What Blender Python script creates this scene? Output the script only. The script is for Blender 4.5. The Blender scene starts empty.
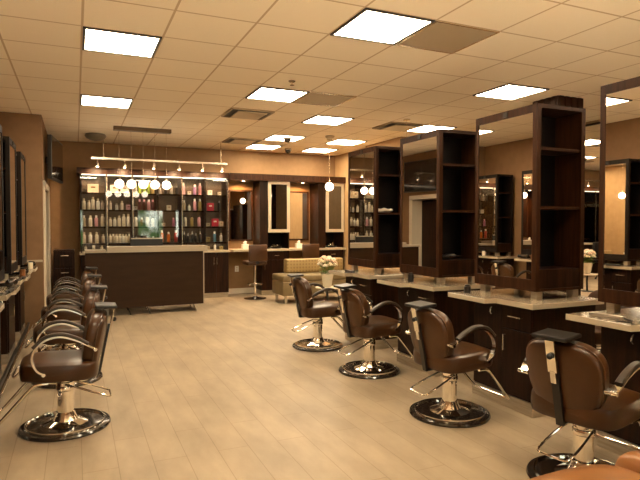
import bpy, bmesh, math, random
from mathutils import Vector, Matrix
random.seed(7)
PI = math.pi
S = bpy.context.scene
C = S.collection

# ------------------------------------------------------------------ materials
def mat(name, col, rough=.5, metal=0, coat=0, emit=None, estr=0, spec=None):
    m = bpy.data.materials.new(name); m.use_nodes = True
    b = m.node_tree.nodes['Principled BSDF']
    b.inputs['Base Color'].default_value = (*col, 1)
    b.inputs['Roughness'].default_value = rough
    b.inputs['Metallic'].default_value = metal
    b.inputs['Coat Weight'].default_value = coat
    b.inputs['Coat Roughness'].default_value = .15
    if spec is not None: b.inputs['Specular IOR Level'].default_value = spec
    if emit: b.inputs['Emission Color'].default_value = (*emit, 1); b.inputs['Emission Strength'].default_value = estr
    return m
def mixnoise(m, c1, c2, scale=(1, 1, 1), nscale=5, detail=6, lo=.35, hi=.65, bump=0):
    nt = m.node_tree; N = nt.nodes; L = nt.links; b = N['Principled BSDF']
    tc = N.new('ShaderNodeTexCoord'); mp = N.new('ShaderNodeMapping'); mp.inputs['Scale'].default_value = scale
    n = N.new('ShaderNodeTexNoise'); n.inputs['Scale'].default_value = nscale; n.inputs['Detail'].default_value = detail
    r = N.new('ShaderNodeValToRGB')
    r.color_ramp.elements[0].position = lo; r.color_ramp.elements[0].color = (*c1, 1)
    r.color_ramp.elements[1].position = hi; r.color_ramp.elements[1].color = (*c2, 1)
    L.new(tc.outputs['Object'], mp.inputs[0]); L.new(mp.outputs[0], n.inputs[0]); L.new(n.outputs[0], r.inputs[0])
    L.new(r.outputs[0], b.inputs['Base Color'])
    if bump:
        bp = N.new('ShaderNodeBump'); bp.inputs['Strength'].default_value = bump; bp.inputs['Distance'].default_value = .01
        L.new(n.outputs[0], bp.inputs['Height']); L.new(bp.outputs[0], b.inputs['Normal'])
    return m
WOOD = mixnoise(mat('dark_wood', (.03, .012, .006), .38, spec=.16), (.010, .0038, .0016), (.028, .0100, .0040), (9, 9, .7), 4, 8)
WOODL = mixnoise(mat('reddish_wood', (.08, .03, .015), .42, spec=.14), (.022, .0080, .003), (.046, .0170, .0062), (9, 9, .7), 4, 8)
BLACKW = mat('black_wood', (.010, .006, .004), .45, spec=.2)
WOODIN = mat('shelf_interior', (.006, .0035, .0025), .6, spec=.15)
DESKW = mixnoise(mat('desk_wood', (.06, .03, .015), .42, spec=.2), (.026, .0118, .0045), (.036, .0165, .0065), (1.2, 1.2, 6), 2, 5)
LEATHER = mixnoise(mat('brown_leather', (.1, .05, .025), .34, coat=.18, spec=.35), (.048, .0188, .0058), (.074, .030, .0090), (1, 1, 1), 3, 3, bump=.05)
CHROME = mat('chrome', (.92, .88, .80), .07, 1)
STEEL = mixnoise(mat('brushed_steel', (.6, .55, .46), .38, .65), (.42, .36, .27), (.54, .47, .36), (1, 1, 20), 6)
BLACK = mat('black_rubber', (.012, .010, .009), .35)
BLACKG = mat('black_gloss', (.02, .014, .01), .09, coat=.5)
PAD = mat('arm_pad', (.035, .022, .013), .42)
COUNTER = mixnoise(mat('countertop_laminate', (.4, .34, .26), .22, coat=.3), (.27, .215, .15), (.37, .30, .21), (1, 1, 1), 30, 4)
CEDGE = mat('counter_edge', (.50, .415, .29), .3)
WALL = mixnoise(mat('tan_paint_shaded', (.3, .18, .09), .75), (.215, .118, .052), (.24, .133, .06), (1, 1, 1), 8, 3)  # tan wall paint, the dimmer light of the left side put into its colour
WALLB = mixnoise(mat('tan_paint_lit', (.4, .26, .13), .75), (.40, .245, .105), (.44, .27, .12), (1, 1, 1), 8, 3)  # same wall paint, made lighter to carry the stronger light on these walls
WALLM = mixnoise(mat('tan_paint_half_lit', (.4, .26, .13), .75), (.27, .155, .066), (.30, .172, .075), (1, 1, 1), 8, 3)  # same wall paint, in-between tone standing in for half light on the back wall
WHITE = mat('cream_trim', (.72, .64, .5), .45)
MIRROR = mat('mirror_glass', (.86, .83, .78), .0, 1)
DARKGAP = mat('dark_metal', (.02, .017, .015), .4)
PANELG = mat('grey_panel', (.42, .33, .215), .5)
PLASTICW = mat('white_plastic', (.75, .72, .66), .4)
DIFF = mat('light_diffuser', (.9, .9, .9), .5, emit=(1, .81, .56), estr=15)
GLOBE = mat('globe_glass', (.95, .93, .9), .3, emit=(1, .80, .58), estr=5)
BULB = mat('bulb', (1, .9, .7), .3, emit=(1, .72, .42), estr=14)
BRASS = mat('satin_metal', (.75, .66, .52), .25, 1)
VINYL = mixnoise(mat('olive_vinyl', (.3, .24, .12), .4), (.17, .125, .058), (.21, .155, .075), (1, 1, 1), 6)
TUFT = mat('patterned_cushion', (.5, .36, .16), .6)
def tuft():
    nt = TUFT.node_tree; N = nt.nodes; L = nt.links
    tc = N.new('ShaderNodeTexCoord'); v = N.new('ShaderNodeTexVoronoi'); v.inputs['Scale'].default_value = 16; v.inputs['Randomness'].default_value = 0
    r = N.new('ShaderNodeValToRGB'); r.color_ramp.elements[0].color = (.19, .12, .04, 1); r.color_ramp.elements[1].color = (.36, .25, .10, 1)
    r.color_ramp.elements[0].position = .2; r.color_ramp.elements[1].position = .5
    L.new(tc.outputs['Object'], v.inputs[0]); L.new(v.outputs[0], r.inputs[0]); L.new(r.outputs[0], N['Principled BSDF'].inputs['Base Color'])
tuft()
def glassmat(name, tint, ior=1.5, extra=0):
    m = bpy.data.materials.new(name); m.use_nodes = True
    nt = m.node_tree; N = nt.nodes; L = nt.links; N.clear()
    o = N.new('ShaderNodeOutputMaterial'); mx = N.new('ShaderNodeMixShader'); f = N.new('ShaderNodeFresnel'); f.inputs[0].default_value = ior
    ad = N.new('ShaderNodeMath'); ad.operation = 'ADD'; ad.inputs[1].default_value = extra
    t = N.new('ShaderNodeBsdfTransparent'); t.inputs[0].default_value = (*tint, 1)
    g = N.new('ShaderNodeBsdfGlossy'); g.inputs['Roughness'].default_value = .01
    L.new(f.outputs[0], ad.inputs[0]); L.new(ad.outputs[0], mx.inputs[0]); L.new(t.outputs[0], mx.inputs[1]); L.new(g.outputs[0], mx.inputs[2]); L.new(mx.outputs[0], o.inputs[0])
    return m
GLASS = glassmat('clear_glass', (.93, .93, .92), 1.45, .03)
SMOKED = glassmat('smoked_glass', (.12, .10, .09), 1.6, .15)
def brickmat(name, w, h, off, c1, c2, mort, msize, org, rough, swap=False, var=None, offf=2):
    m = mat(name, c1, rough); nt = m.node_tree; N = nt.nodes; L = nt.links; b = N['Principled BSDF']
    tc = N.new('ShaderNodeTexCoord'); mp = N.new('ShaderNodeMapping')
    mp.inputs['Location'].default_value = (-org[0], -org[1], 0)
    L.new(tc.outputs['Object'], mp.inputs[0])
    src = mp.outputs[0]
    if swap:
        s = N.new('ShaderNodeSeparateXYZ'); c = N.new('ShaderNodeCombineXYZ')
        L.new(src, s.inputs[0]); L.new(s.outputs[0], c.inputs[1]); L.new(s.outputs[1], c.inputs[0]); src = c.outputs[0]
    t = N.new('ShaderNodeTexBrick'); t.offset = off; t.offset_frequency = offf; t.squash = 1
    t.inputs['Scale'].default_value = 1; t.inputs['Brick Width'].default_value = w; t.inputs['Row Height'].default_value = h
    t.inputs['Mortar Size'].default_value = msize; t.inputs['Mortar Smooth'].default_value = .2
    t.inputs['Color1'].default_value = (*c1, 1); t.inputs['Color2'].default_value = (*c2, 1); t.inputs['Mortar'].default_value = (*mort, 1)
    L.new(src, t.inputs[0])
    out = t.outputs[0]
    if var:
        n = N.new('ShaderNodeTexNoise'); n.inputs['Scale'].default_value = var[0]; n.inputs['Detail'].default_value = 8; n.inputs['Roughness'].default_value = .6
        mp2 = N.new('ShaderNodeMapping'); mp2.inputs['Scale'].default_value = (1, .35, 1); L.new(tc.outputs['Object'], mp2.inputs[0]); L.new(mp2.outputs[0], n.inputs[0])
        r = N.new('ShaderNodeMapRange'); r.inputs[1].default_value = .3; r.inputs[2].default_value = .7; r.inputs[3].default_value = 1 - var[1]; r.inputs[4].default_value = 1 + var[1] * .5
        L.new(n.outputs[0], r.inputs[0])
        mx = N.new('ShaderNodeVectorMath'); mx.operation = 'SCALE'; L.new(out, mx.inputs[0]); L.new(r.outputs[0], mx.inputs['Scale']); out = mx.outputs[0]
    L.new(out, b.inputs['Base Color'])
    return m
FLOOR = brickmat('plank_floor', 1.2, .2, .37, (.39, .305, .203), (.365, .285, .188), (.27, .20, .125), .0026, (.02, .3), .52, True, (4.2, .24))
CEIL = brickmat('ceiling_tile', .61, .61, 0, (.95, .83, .64), (.93, .81, .625), (.62, .46, .28), .010, (.065, 3.48), .8)  # dark grid lines paint in the shadow of the tile reveals
COLS = {k: mat('bottle_' + k, c, .35) for k, c in dict(cream=(.84, .73, .55), white=(.88, .82, .70), green=(.30, .42, .05), darkred=(.12, .03, .025), amber=(.25, .10, .03),
        orange=(.75, .16, .02), red=(.55, .05, .03), pink=(.75, .35, .38), magenta=(.42, .12, .26), black=(.015, .013, .013), purple=(.3, .16, .33), crimson=(.62, .02, .05),
        beige=(.55, .43, .28), blue=(.12, .3, .42), gold=(.5, .36, .12), grey=(.3, .27, .23)).items()}

# ------------------------------------------------------------------ mesh helpers
def BM(): return bmesh.new()
def box(bm, x0, x1, y0, y1, z0, z1, bev=0, seg=2):
    r = bmesh.ops.create_cube(bm, size=1)
    vs = r['verts']
    for v in vs:
        v.co = Vector(((x0 + x1) / 2 + v.co.x * abs(x1 - x0), (y0 + y1) / 2 + v.co.y * abs(y1 - y0), (z0 + z1) / 2 + v.co.z * abs(z1 - z0)))
    if bev:
        es = list({e for v in vs for e in v.link_edges})
        bmesh.ops.bevel(bm, geom=es, offset=bev, segments=seg, profile=.5, affect='EDGES')
    return bm
def lathe(bm, prof, n=32, cx=0, cy=0, axis='z'):
    rings = []
    for r, z in prof:
        ring = []
        for i in range(n):
            a = 2 * PI * i / n
            ring.append(bm.verts.new((cx + max(r, 1e-4) * math.cos(a), cy + max(r, 1e-4) * math.sin(a), z)))
        rings.append(ring)
    for a, b in zip(rings, rings[1:]):
        for i in range(n): bm.faces.new((a[i], a[(i + 1) % n], b[(i + 1) % n], b[i]))
    bm.faces.new(rings[0][::-1]); bm.faces.new(rings[-1])
    return bm
def smooth_path(pts, n=6, closed=False):
    P = [Vector(p) for p in pts]; out = []
    m = len(P)
    rng = range(m) if closed else range(m - 1)
    for i in rng:
        if closed: p0, p1, p2, p3 = P[i - 1], P[i], P[(i + 1) % m], P[(i + 2) % m]
        else: p0 = P[i - 1] if i else P[0] * 2 - P[1]; p1 = P[i]; p2 = P[i + 1]; p3 = P[i + 2] if i + 2 < m else P[-1] * 2 - P[-2]
        for k in range(n):
            t = k / n
            out.append(.5 * ((2 * p1) + (p2 - p0) * t + (2 * p0 - 5 * p1 + 4 * p2 - p3) * t * t + (3 * p1 - p0 - 3 * p2 + p3) * t ** 3))
    if not closed: out.append(P[-1])
    return out
def sweep(bm, pts, prof, up=Vector((0, 1, 0)), closed=False):
    """prof: list of 2d (a,b): a along side vector, b along normal"""
    n = len(pts); rings = []
    for i, p in enumerate(pts):
        if closed: t = pts[(i + 1) % n] - pts[i - 1]
        else: t = pts[min(i + 1, n - 1)] - pts[max(i - 1, 0)]
        t = t.normalized()
        s = up - up.dot(t) * t
        if s.length < 1e-4: s = Vector((1, 0, 0)) - t.x * t
        s.normalize(); nn = t.cross(s)
        rings.append([bm.verts.new(p + s * a + nn * b) for a, b in prof])
    k = len(prof)
    for i in range(n if closed else n - 1):
        a, b = rings[i], rings[(i + 1) % n]
        for j in range(k): bm.faces.new((a[j], a[(j + 1) % k], b[(j + 1) % k], b[j]))
    if not closed: bm.faces.new(rings[0][::-1]); bm.faces.new(rings[-1])
    return bm
def circ(r, n=8): return [(r * math.cos(2 * PI * i / n), r * math.sin(2 * PI * i / n)) for i in range(n)]
def tube(bm, pts, r, n=8, sm=0, up=Vector((0, 1, 0)), closed=False):
    P = smooth_path(pts, sm, closed) if sm else [Vector(p) for p in pts]
    return sweep(bm, P, circ(r, n), up, closed)
def rect(a, b): return [(-a, -b), (a, -b), (a, b), (-a, b)]
def sphere(bm, c, r, sx=1, sy=1, sz=1, u=20, v=12):
    rr = bmesh.ops.create_uvsphere(bm, u_segments=u, v_segments=v, radius=r)
    for q in rr['verts']: q.co = Vector((c[0] + q.co.x * sx, c[1] + q.co.y * sy, c[2] + q.co.z * sz))
    return bm
def superell(a, b, e=3.2, n=40):
    out = []
    for i in range(n):
        t = 2 * PI * i / n; c, s = math.cos(t), math.sin(t)
        out.append((a * math.copysign(abs(c) ** (2 / e), c), b * math.copysign(abs(s) ** (2 / e), s)))
    return out
def cushion(bm, outline, th, f, puff=.06, layers=9):
    """outline 2d, thickness th; f(u,v,w)->co maps cushion space to local space"""
    rings = []
    for k in range(layers):
        t = k / (layers - 1); ang = (t - .5) * PI
        w = th / 2 * math.sin(ang); s = 1 - puff * (1 - math.cos(ang))
        rings.append([bm.verts.new(f(u * s, v * s, w)) for u, v in outline])
    n = len(outline)
    for a, b in zip(rings, rings[1:]):
        for i in range(n): bm.faces.new((a[i], a[(i + 1) % n], b[(i + 1) % n], b[i]))
    for ring, sgn in ((rings[0], -1), (rings[-1], 1)):
        prev = ring; w0 = sgn * th / 2
        for q, dw in ((.8, .09), (.5, .16), (.2, .19)):
            s = (1 - puff) * q
            cur = [bm.verts.new(f(u * s, v * s, w0 + sgn * th * dw)) for u, v in outline]
            for i in range(n): bm.faces.new((prev[i], prev[(i + 1) % n], cur[(i + 1) % n], cur[i]))
            prev = cur
        bm.faces.new(prev)
    return bm
def obj(name, bm, m, parent=None, smooth=False, loc=None):
    bmesh.ops.recalc_face_normals(bm, faces=bm.faces)
    me = bpy.data.meshes.new(name); bm.to_mesh(me); bm.free()
    if smooth:
        for p in me.polygons: p.use_smooth = True
        try: me.set_sharp_from_angle(angle=math.radians(40))
        except Exception: pass
    me.materials.append(m)
    o = bpy.data.objects.new(name, me); C.objects.link(o)
    if parent: o.parent = parent
    if loc: o.location = loc
    return o
def thing(name, label, cat, loc=(0, 0, 0), rz=0, group=None):
    o = bpy.data.objects.new(name, None); C.objects.link(o); o.empty_display_size = .1
    o.location = loc; o.rotation_euler = (0, 0, rz); o['label'] = label; o['category'] = cat
    if group: o['group'] = group
    return o
def tag(o, label, cat, group=None):
    o['label'] = label; o['category'] = cat
    if group: o['group'] = group
    return o
def struct(name, bm, m, smooth=False):
    o = obj(name, bm, m, None, smooth); o['kind'] = 'structure'; return o
def dup(root, loc, rz, label):
    r = root.copy(); C.objects.link(r); r.location = loc; r.rotation_euler = (0, 0, rz); r['label'] = label
    for ch in list(root.children):
        c = ch.copy(); C.objects.link(c); c.parent = r
        for g in ch.children:
            d = g.copy(); C.objects.link(d); d.parent = c
    return r
def B(*a, **k): return box(BM(), *a, **k)

# ------------------------------------------------------------------ room
H = 2.99
LX, RX, BY, FY = -1.05, 7.05, 11.25, -2.0
struct('floor', B(LX - .1, RX + .1, FY - .1, BY + .1, -.1, 0), FLOOR)
struct('ceiling', B(LX - .1, RX + .1, FY - .1, BY + .1, H, H + .1), CEIL)
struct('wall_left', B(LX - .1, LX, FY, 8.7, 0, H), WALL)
# door wall (faces +X) with an opening, and its return facing the camera
DY0, DY1, DZ = 8.90, 10.35, 1.99
bm = BM(); box(bm, LX - .1, -.42, 8.7, DY0, 0, H); box(bm, LX - .1, -.42, DY1, BY, 0, H); box(bm, LX - .1, -.42, DY0, DY1, DZ, H)
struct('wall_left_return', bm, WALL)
struct('wall_passage', B(LX - .1, LX - .02, DY0, DY1, 0, DZ), WALL)
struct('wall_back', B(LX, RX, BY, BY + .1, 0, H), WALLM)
struct('wall_right', B(RX, RX + .1, FY, BY, 0, H), WALLB)
struct('wall_right_pier', B(5.24, RX, 8.3, 9.6, 0, H), WALLB)
struct('wall_right_corner', B(5.36, RX, 9.6, BY, 0, H), WALLB)
WINS = [(-.55, .30, .25, 2.05), (2.30, 3.35, .75, 2.05), (4.95, 5.75, 1.1, 2.05)]
bm = BM(); xs = [LX] + [v for w in WINS for v in w[:2]] + [RX]
for i in range(0, len(xs), 2): box(bm, xs[i], xs[i + 1], FY - .1, FY, 0, H)
for x0, x1, z0, z1 in WINS: box(bm, x0, x1, FY - .1, FY, 0, z0); box(bm, x0, x1, FY - .1, FY, z1, H)
struct('wall_front', bm, WALLB)
for n, (x0, x1, z0, z1) in enumerate(WINS):
    bm = BM(); t = .04
    box(bm, x0, x0 + t, FY - .09, FY + .02, z0, z1); box(bm, x1 - t, x1, FY - .09, FY + .02, z0, z1)
    box(bm, x0 + t, x1 - t, FY - .09, FY + .02, z0, z0 + t); box(bm, x0 + t, x1 - t, FY - .09, FY + .02, z1 - t, z1)
    w = struct('window_%d' % (n + 1), bm, WHITE)
    p = obj('window_pane', B(x0 + t, x1 - t, FY - .055, FY - .047, z0 + t, z1 - t), GLASS, w)
# door casing + dark door leaf
bm = BM()
for y in (DY0, DY1): box(bm, -.42, -.395, y - .055, y + .055, 0, DZ + .055)
box(bm, -.42, -.395, DY0 - .055, DY1 + .055, DZ + .002, DZ + .09)
for y in (DY0, DY1 - .03): box(bm, LX, -.42, y + (0), y + .03, 0, DZ)
struct('trim_1', bm, WHITE)
d = struct('door_1', B(-.72, -.67, DY0 + .04, DY1 - .04, .005, DZ - .01), WOOD)
obj('door_handle', tube(BM(), [(-.665, DY0 + .14, .98), (-.63, DY0 + .14, .98), (-.62, DY0 + .26, .98)], .012), CHROME, d)
# thin rail on the return wall
struct('trim_2', B(LX, -.43, 8.675, 8.7, .92, .95), CEDGE)
struct('baseboard_back', B(2.82, 5.36, BY - .015, BY, 0, .11), WHITE)
struct('baseboard_pier', B(5.225, 5.24, 8.3, 9.6, 0, .11), WHITE)
# wood clad column on the right wall
bm = BM(); box(bm, 5.28, 5.70, 4.9, 5.30, 0, H)
for i in range(4): box(bm, 5.268, 5.28, 4.93 + i * .095, 4.985 + i * .095, 0, H)
for i in range(4): box(bm, 5.3 + i * .10, 5.36 + i * .10, 4.888, 4.9, 0, H)
struct('trim_3', bm, WOOD)
# soffit over the back stations
struct('trim_4', B(2.80, 5.355, 10.70, BY, 2.34, 2.47), WOODL)

# ------------------------------------------------------------------ ceiling fittings
X0, Y0, G = .065, 3.48, .61
def cellc(i, j): return X0 + (i + .5) * G, Y0 + (j + .5) * G
def ceil_light(i, j, label):
    x, y = cellc(i, j); h = G / 2 - .006
    t = thing('ceiling_light', label, 'ceiling light', (x, y, H - .012), 0, 'square ceiling light panels')
    bm = BM(); w = .022
    box(bm, -h, h, -h, -h + w, 0, .012); box(bm, -h, h, h - w, h, 0, .012); box(bm, -h, -h + w, -h + w, h - w, 0, .012); box(bm, h - w, h, -h + w, h - w, 0, .012)
    obj('frame', bm, DARKGAP, t)
    obj('diffuser', B(-h + w, h - w, -h + w, h - w, .004, .010), DIFF, t)
LIGHTS = [(3, 0, 'large bright ceiling panel nearest the camera, beside a grey panel'), (0, 2, 'ceiling panel at upper left, nearer of the two on the left'),
  (0, 6, 'ceiling panel at upper left, farther one in front of the pendant bar'), (3, 4, 'ceiling panel between sprinkler and air vent, middle of ceiling'),
  (5, 6, 'ceiling panel in the middle, just behind the second grey panel'), (5, 9, 'small far ceiling panel overlapped by black dome camera'),
  (5, 11, 'small far ceiling panel closest to back wall, left one'), (7, 9, 'far ceiling panel beside the round smoke detector'),
  (7, 11, 'small far ceiling panel closest to back wall, above hanging globe'), (7, 2, 'ceiling panel above the second tallest dark mirror tower from right'),
  (8, 6, 'ceiling panel partly behind top of the middle mirror tower'), (0, -3, 'ceiling panel behind the camera on the left side'), (3, -4, 'ceiling panel behind the camera, centre row'),
  (7, -2, 'ceiling panel behind the camera, seen only from mirrors')]
for a in LIGHTS: ceil_light(*a)
for i, j, l in ((4, 0, 'flat grey ceiling panel beside the nearest light'), (4, 4, 'flat grey ceiling panel beside the middle light')):
    x, y = cellc(i, j)
    t = thing('ceiling_panel', l, 'ceiling panel', (x, y, H - .008), 0, 'grey ceiling panels')
    obj('face', B(-.285, .285, -.285, .285, 0, .005), PANELG, t)
    bm = BM()
    for a in (-1, 1): box(bm, a * .295 - .01, a * .295 + .01, -.305, .305, 0, .0075); box(bm, -.285, .285, a * .295 - .01, a * .295 + .01, 0, .0075)
    obj('frame', bm, BRASS, t)
for i, j, l in ((3, 6, 'square ceiling air vent behind the middle light panel'), (4, 10, 'square ceiling air vent nearest the back wall'), (7, 6, 'square ceiling air vent left of the far right light')):
    x, y = cellc(i, j)
    t = thing('ceiling_vent', l, 'air vent', (x, y, H - .04), 0, 'ceiling air vents')
    bm = BM(); h = .29
    for a in (-1, 1): box(bm, a * h - .01, a * h + .01, -h, h, .02, .0395); box(bm, -h + .01, h - .01, a * h - .01, a * h + .01, .02, .0395)
    obj('frame', bm, PANELG, t)
    obj('backing', B(-h + .01, h - .01, -h + .01, h - .01, .033, .0395), DARKGAP, t)
    obj('plate', B(-.2, .2, -.26, .2, 0, .012), CEDGE, t)
    obj('neck', B(-.1, .1, -.1, .1, .012, .033), PANELG, t)
def dome(x, y, l, r=.055, m=BLACKG, name='security_camera', cat='security camera'):
    t = thing(name, l, cat, (x, y, H), 0)
    obj('mount', lathe(BM(), [(r * 1.1, -.001), (r * 1.2, -.03), (r, -.035)], 24), PANELG if m is BLACKG else PLASTICW, t, True)
    bm = BM(); lathe(bm, [(r * .98, -.035), (r * .95, -.06), (r * .75, -.085), (r * .4, -.10), (.002, -.105)], 24)
    obj('dome_cover', bm, m, t, True)
dome(3.42, 9.12, 'black dome security camera hanging below the far ceiling light', .07)
dome(3.95, 10.5, 'smaller black dome camera close to the back wall', .06)
t = thing('smoke_detector', 'round tan smoke detector on ceiling beside far light panel', 'smoke detector', (4.07, 8.75, H))
obj('body', lathe(BM(), [(.08, -.001), (.08, -.02), (.06, -.04), (.02, -.045)], 24), PANELG, t, True)
obj('sensor_cap', lathe(BM(), [(.03, -.045), (.03, -.055)], 16), CEDGE, t)
t = thing('sprinkler', 'small ceiling sprinkler head in front of the middle light', 'sprinkler', (2.144, 5.575, H))
obj('plate', lathe(BM(), [(.04, -.001), (.03, -.012)], 16), BRASS, t)
obj('deflector', lathe(BM(), [(.008, -.012), (.008, -.04), (.025, -.042), (.025, -.046)], 12), BRASS, t)
# surface dome at track's left stem
t = thing('ceiling_dome_fixture', 'shallow grey round ceiling fixture above left end of track light', 'ceiling fixture', (.33, 10.2, H))
obj('shade', lathe(BM(), [(.16, -.001), (.175, -.03), (.15, -.07), (.09, -.10), (.01, -.115)], 32), mat('smoky_shade', (.16, .13, .09), .3), t, True)

# ------------------------------------------------------------------ track light
t = thing('track_light', 'slim metal track light bar with six small spot heads over product display', 'track light', (.26, 10.38, 2.6))
obj('track_bar', B(0, 2.4, -.02, .02, -.015, .02), BRASS, t)
for x in (.2, 2.28):
    s = obj('stem', tube(BM(), [(x, 0, .02), (x, 0, .389)], .008), BRASS, t)
for k, x in enumerate((.10, .55, 1.05, 1.5, 1.93, 2.3)):
    h = obj('spot_head', lathe(BM(), [(.008, -.015), (.008, -.07), (.026, -.085), (.032, -.135), (.03, -.14)], 16, x, 0), BRASS, t, True)
    sphere(b := BM(), (x, 0, -.139), .022, sz=.5, u=12, v=8); obj('bulb', b, BULB, h, True)
for k, x in enumerate((.10, .55, 1.05, 1.5, 1.93, 2.3)):
    l = bpy.data.lights.new('track_spot', 'SPOT'); l.energy = 22; l.color = (1, .68, .38); l.spot_size = 1.9; l.spot_blend = .8; l.shadow_soft_size = .02
    o = bpy.data.objects.new('track_spot', l); C.objects.link(o); o.location = (.26 + x, 10.40, 2.44)
    o.rotation_euler = Vector((0, .36, -.32)).to_track_quat('-Z', 'Y').to_euler()

# ------------------------------------------------------------------ pendants
t = thing('pendant_cluster', 'row of five small white glass globe pendants hanging from one ceiling bar', 'pendant light', (1.0, 9.25, 0))
obj('canopy', B(-.44, .44, -.06, .06, H - .06, H - .001), mat('canopy_metal', (.13, .09, .055), .35, .6), t)
def globe(parent, x, y, z, r=.066):
    g = obj('globe', sphere(BM(), (x, y, z), r), GLOBE, parent, True)
    obj('cap', lathe(BM(), [(.018, z + r - .004), (.018, z + r + .03), (.006, z + r + .04)], 12, x, y), BRASS, parent)
    return g
for k in range(5):
    x = -.36 + k * .181
    obj('cord', tube(BM(), [(x, 0, 2.19), (x, 0, H - .04)], .0025, 6), BRASS, t)
    globe(t, x, 0, 2.09)
def pendant(x, y, z, label):
    t = thing('globe_pendant', label, 'pendant light', (x, y, 0))
    obj('cord', tube(BM(), [(0, 0, z + .1), (0, 0, H - .02)], .0025, 6), BRASS, t)
    obj('canopy', lathe(BM(), [(.05, H - .02), (.05, H - .001)], 20), BRASS, t)
    globe(t, 0, 0, z, .075)
pendant(4.2, 9.05, 2.13, 'single white globe pendant hanging over the sofa at the back')
pendant(4.45, 6.9, 2.13, 'single white globe pendant behind the mirror towers, seen in mirrors')

# ------------------------------------------------------------------ styling chair
def make_chair(label):
    t = thing('styling_chair', label, 'salon chair', (0, 0, 0), 0, 'brown leather styling chairs')
    # base
    b = obj('base', lathe(BM(), [(.300, .001), (.305, .012), (.298, .024), (.27, .030), (.06, .033)], 56), BLACKG, t, True)
    bm = BM(); P = [Vector((.262 * math.cos(a * PI / 28), .262 * math.sin(a * PI / 28), .033)) for a in range(56)]
    sweep(bm, P, rect(.009, .003)[:], Vector((0, 0, 1)), True)
    for v in bm.verts: pass
    obj('base_ring', bm, CHROME, b, True)
    obj('flange', lathe(BM(), [(.15, .033), (.13, .04), (.085, .055), (.068, .085), (.06, .11)], 40), CHROME, b, True)
    c = obj('column', lathe(BM(), [(.055, .10), (.055, .30), (.059, .302), (.059, .325), (.05, .33), (.05, .361)], 32), CHROME, t, True)
    obj('mount_plate', B(-.12, .12, -.11, .11, .362, .385, bev=.006), BLACK, t)
    # pump handle: wire loop to the rear
    bm = BM()
    tube(bm, [(.0, .064, .315), (-.06, .085, .30), (-.20, .10, .245), (-.285, .095, .21), (-.30, .06, .205), (-.30, -.05, .205), (-.285, -.085, .21), (-.20, -.09, .245), (-.06, -.08, .30), (.0, -.064, .315)], .0065, 8, 5, Vector((0, 0, 1)))
    obj('pump_handle', bm, CHROME, t, True)
    obj('pump_collar', lathe(BM(), [(.06, .265), (.062, .27), (.062, .295), (.058, .30)], 28), CHROME, t, True)
    # seat
    out = [(u * (1 + .06 * (v / .25) ** 2 * -1), v * (1.0 - .04 * u / .25)) for u, v in superell(.255, .25, 4.2, 48)]
    def fs(u, v, w):
        k = max(0, (u - .16) / .095); return Vector((u + .03, v, .442 + w + .006 * math.cos(v * 6) - .018 * k * k + .010 * (u / .27)))
    seat = obj('seat', cushion(BM(), out, .112, fs, .035), LEATHER, t, True)
    pts = [Vector((u * .985 + .03, v * .985, .437)) for u, v in out]
    obj('seat_piping', sweep(BM(), pts, circ(.005, 6), Vector((0, 0, 1)), True), LEATHER, seat, True)
    # back: wide rounded panel, tilted and slightly wrapped
    outb = []
    for u, v in superell(.222, .200, 2.9, 52):
        outb.append((u * (1 + .10 * (v / .215)), v))
    def fb(u, v, w):
        x = -.200 - .20 * (v + .0) + w + .55 * u * u
        return Vector((x, u, .628 + v + w * .22))
    back = obj('backrest', cushion(BM(), outb, .095, fb, .07), LEATHER, t, True)
    obj('back_piping', sweep(BM(), [fb(u * 1.0, v * 1.0, -.02) for u, v in outb], circ(.006, 6), Vector((1, 0, 0)), True), LEATHER, back, True)
    # bracket at the rear
    bm = BM()
    def quadbar(bm, w, z0, z1, off, th):
        P = [Vector((-.200 - .20 * (z - .628) - off, 0, z)) for z in (z0, (z0 + z1) / 2, z1)]
        sweep(bm, P, rect(w, th), Vector((0, 1, 0)))
    quadbar(bm, .022, .36, .72, .079, .008); tube(bm, [(-.22, 0, .365), (-.08, 0, .372)], .014, 4)
    obj('back_strap', bm, BLACK, t)
    bm = BM(); quadbar(bm, .026, .66, .835, .094, .006)
    quadbar(bm, .016, .60, .67, .094, .006)
    br = obj('headrest_bracket', bm, CHROME, t)
    bm = BM(); sphere(bm, (-.334, .0, .75), .017, u=12, v=8)
    obj('clamp_knob', bm, BLACK, br, True)
    bm = BM(); box(bm, -.075, .075, -.10, .10, -.011, .011, bev=.006)
    M_ = Matrix.Translation((-.275, 0, .856)) @ Matrix.Rotation(math.radians(-5), 4, 'Y')
    bmesh.ops.transform(bm, matrix=M_, verts=bm.verts)
    obj('headrest_pad', bm, BLACK, t)
    # arms
    for s in (-1, 1):
        y = s * .270
        pth = [(-.20, s * .245, .592), (-.16, y, .62), (-.08, y, .665), (.02, y, .698), (.11, y, .682), (.175, y, .622), (.192, y, .552), (.165, y, .485), (.12, y, .452)]
        P = smooth_path(pth, 6)
        ar = obj('armrest', sweep(BM(), P, rect(.019, .006), Vector((0, 1, 0))), CHROME, t, True)
        P2 = smooth_path([(-.15, y, .637), (-.08, y, .680), (.02, y, .714), (.115, y, .698), (.187, y, .635)], 6)
        obj('arm_pad', sweep(BM(), P2, [(-.022, -.009), (.022, -.009), (.022, .004), (.015, .011), (-.015, .011), (-.022, .004)], Vector((0, 1, 0))), PAD, ar, True)
        for bx_, bz_ in ((.125, .452), (-.195, .594)): obj('arm_bolt', tube(BM(), [(bx_, s * .225, bz_), (bx_, s * .29, bz_)], .012, 10, up=Vector((0, 0, 1))), CHROME, ar, True)
    # footrest: U bar
    bm = BM()
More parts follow.
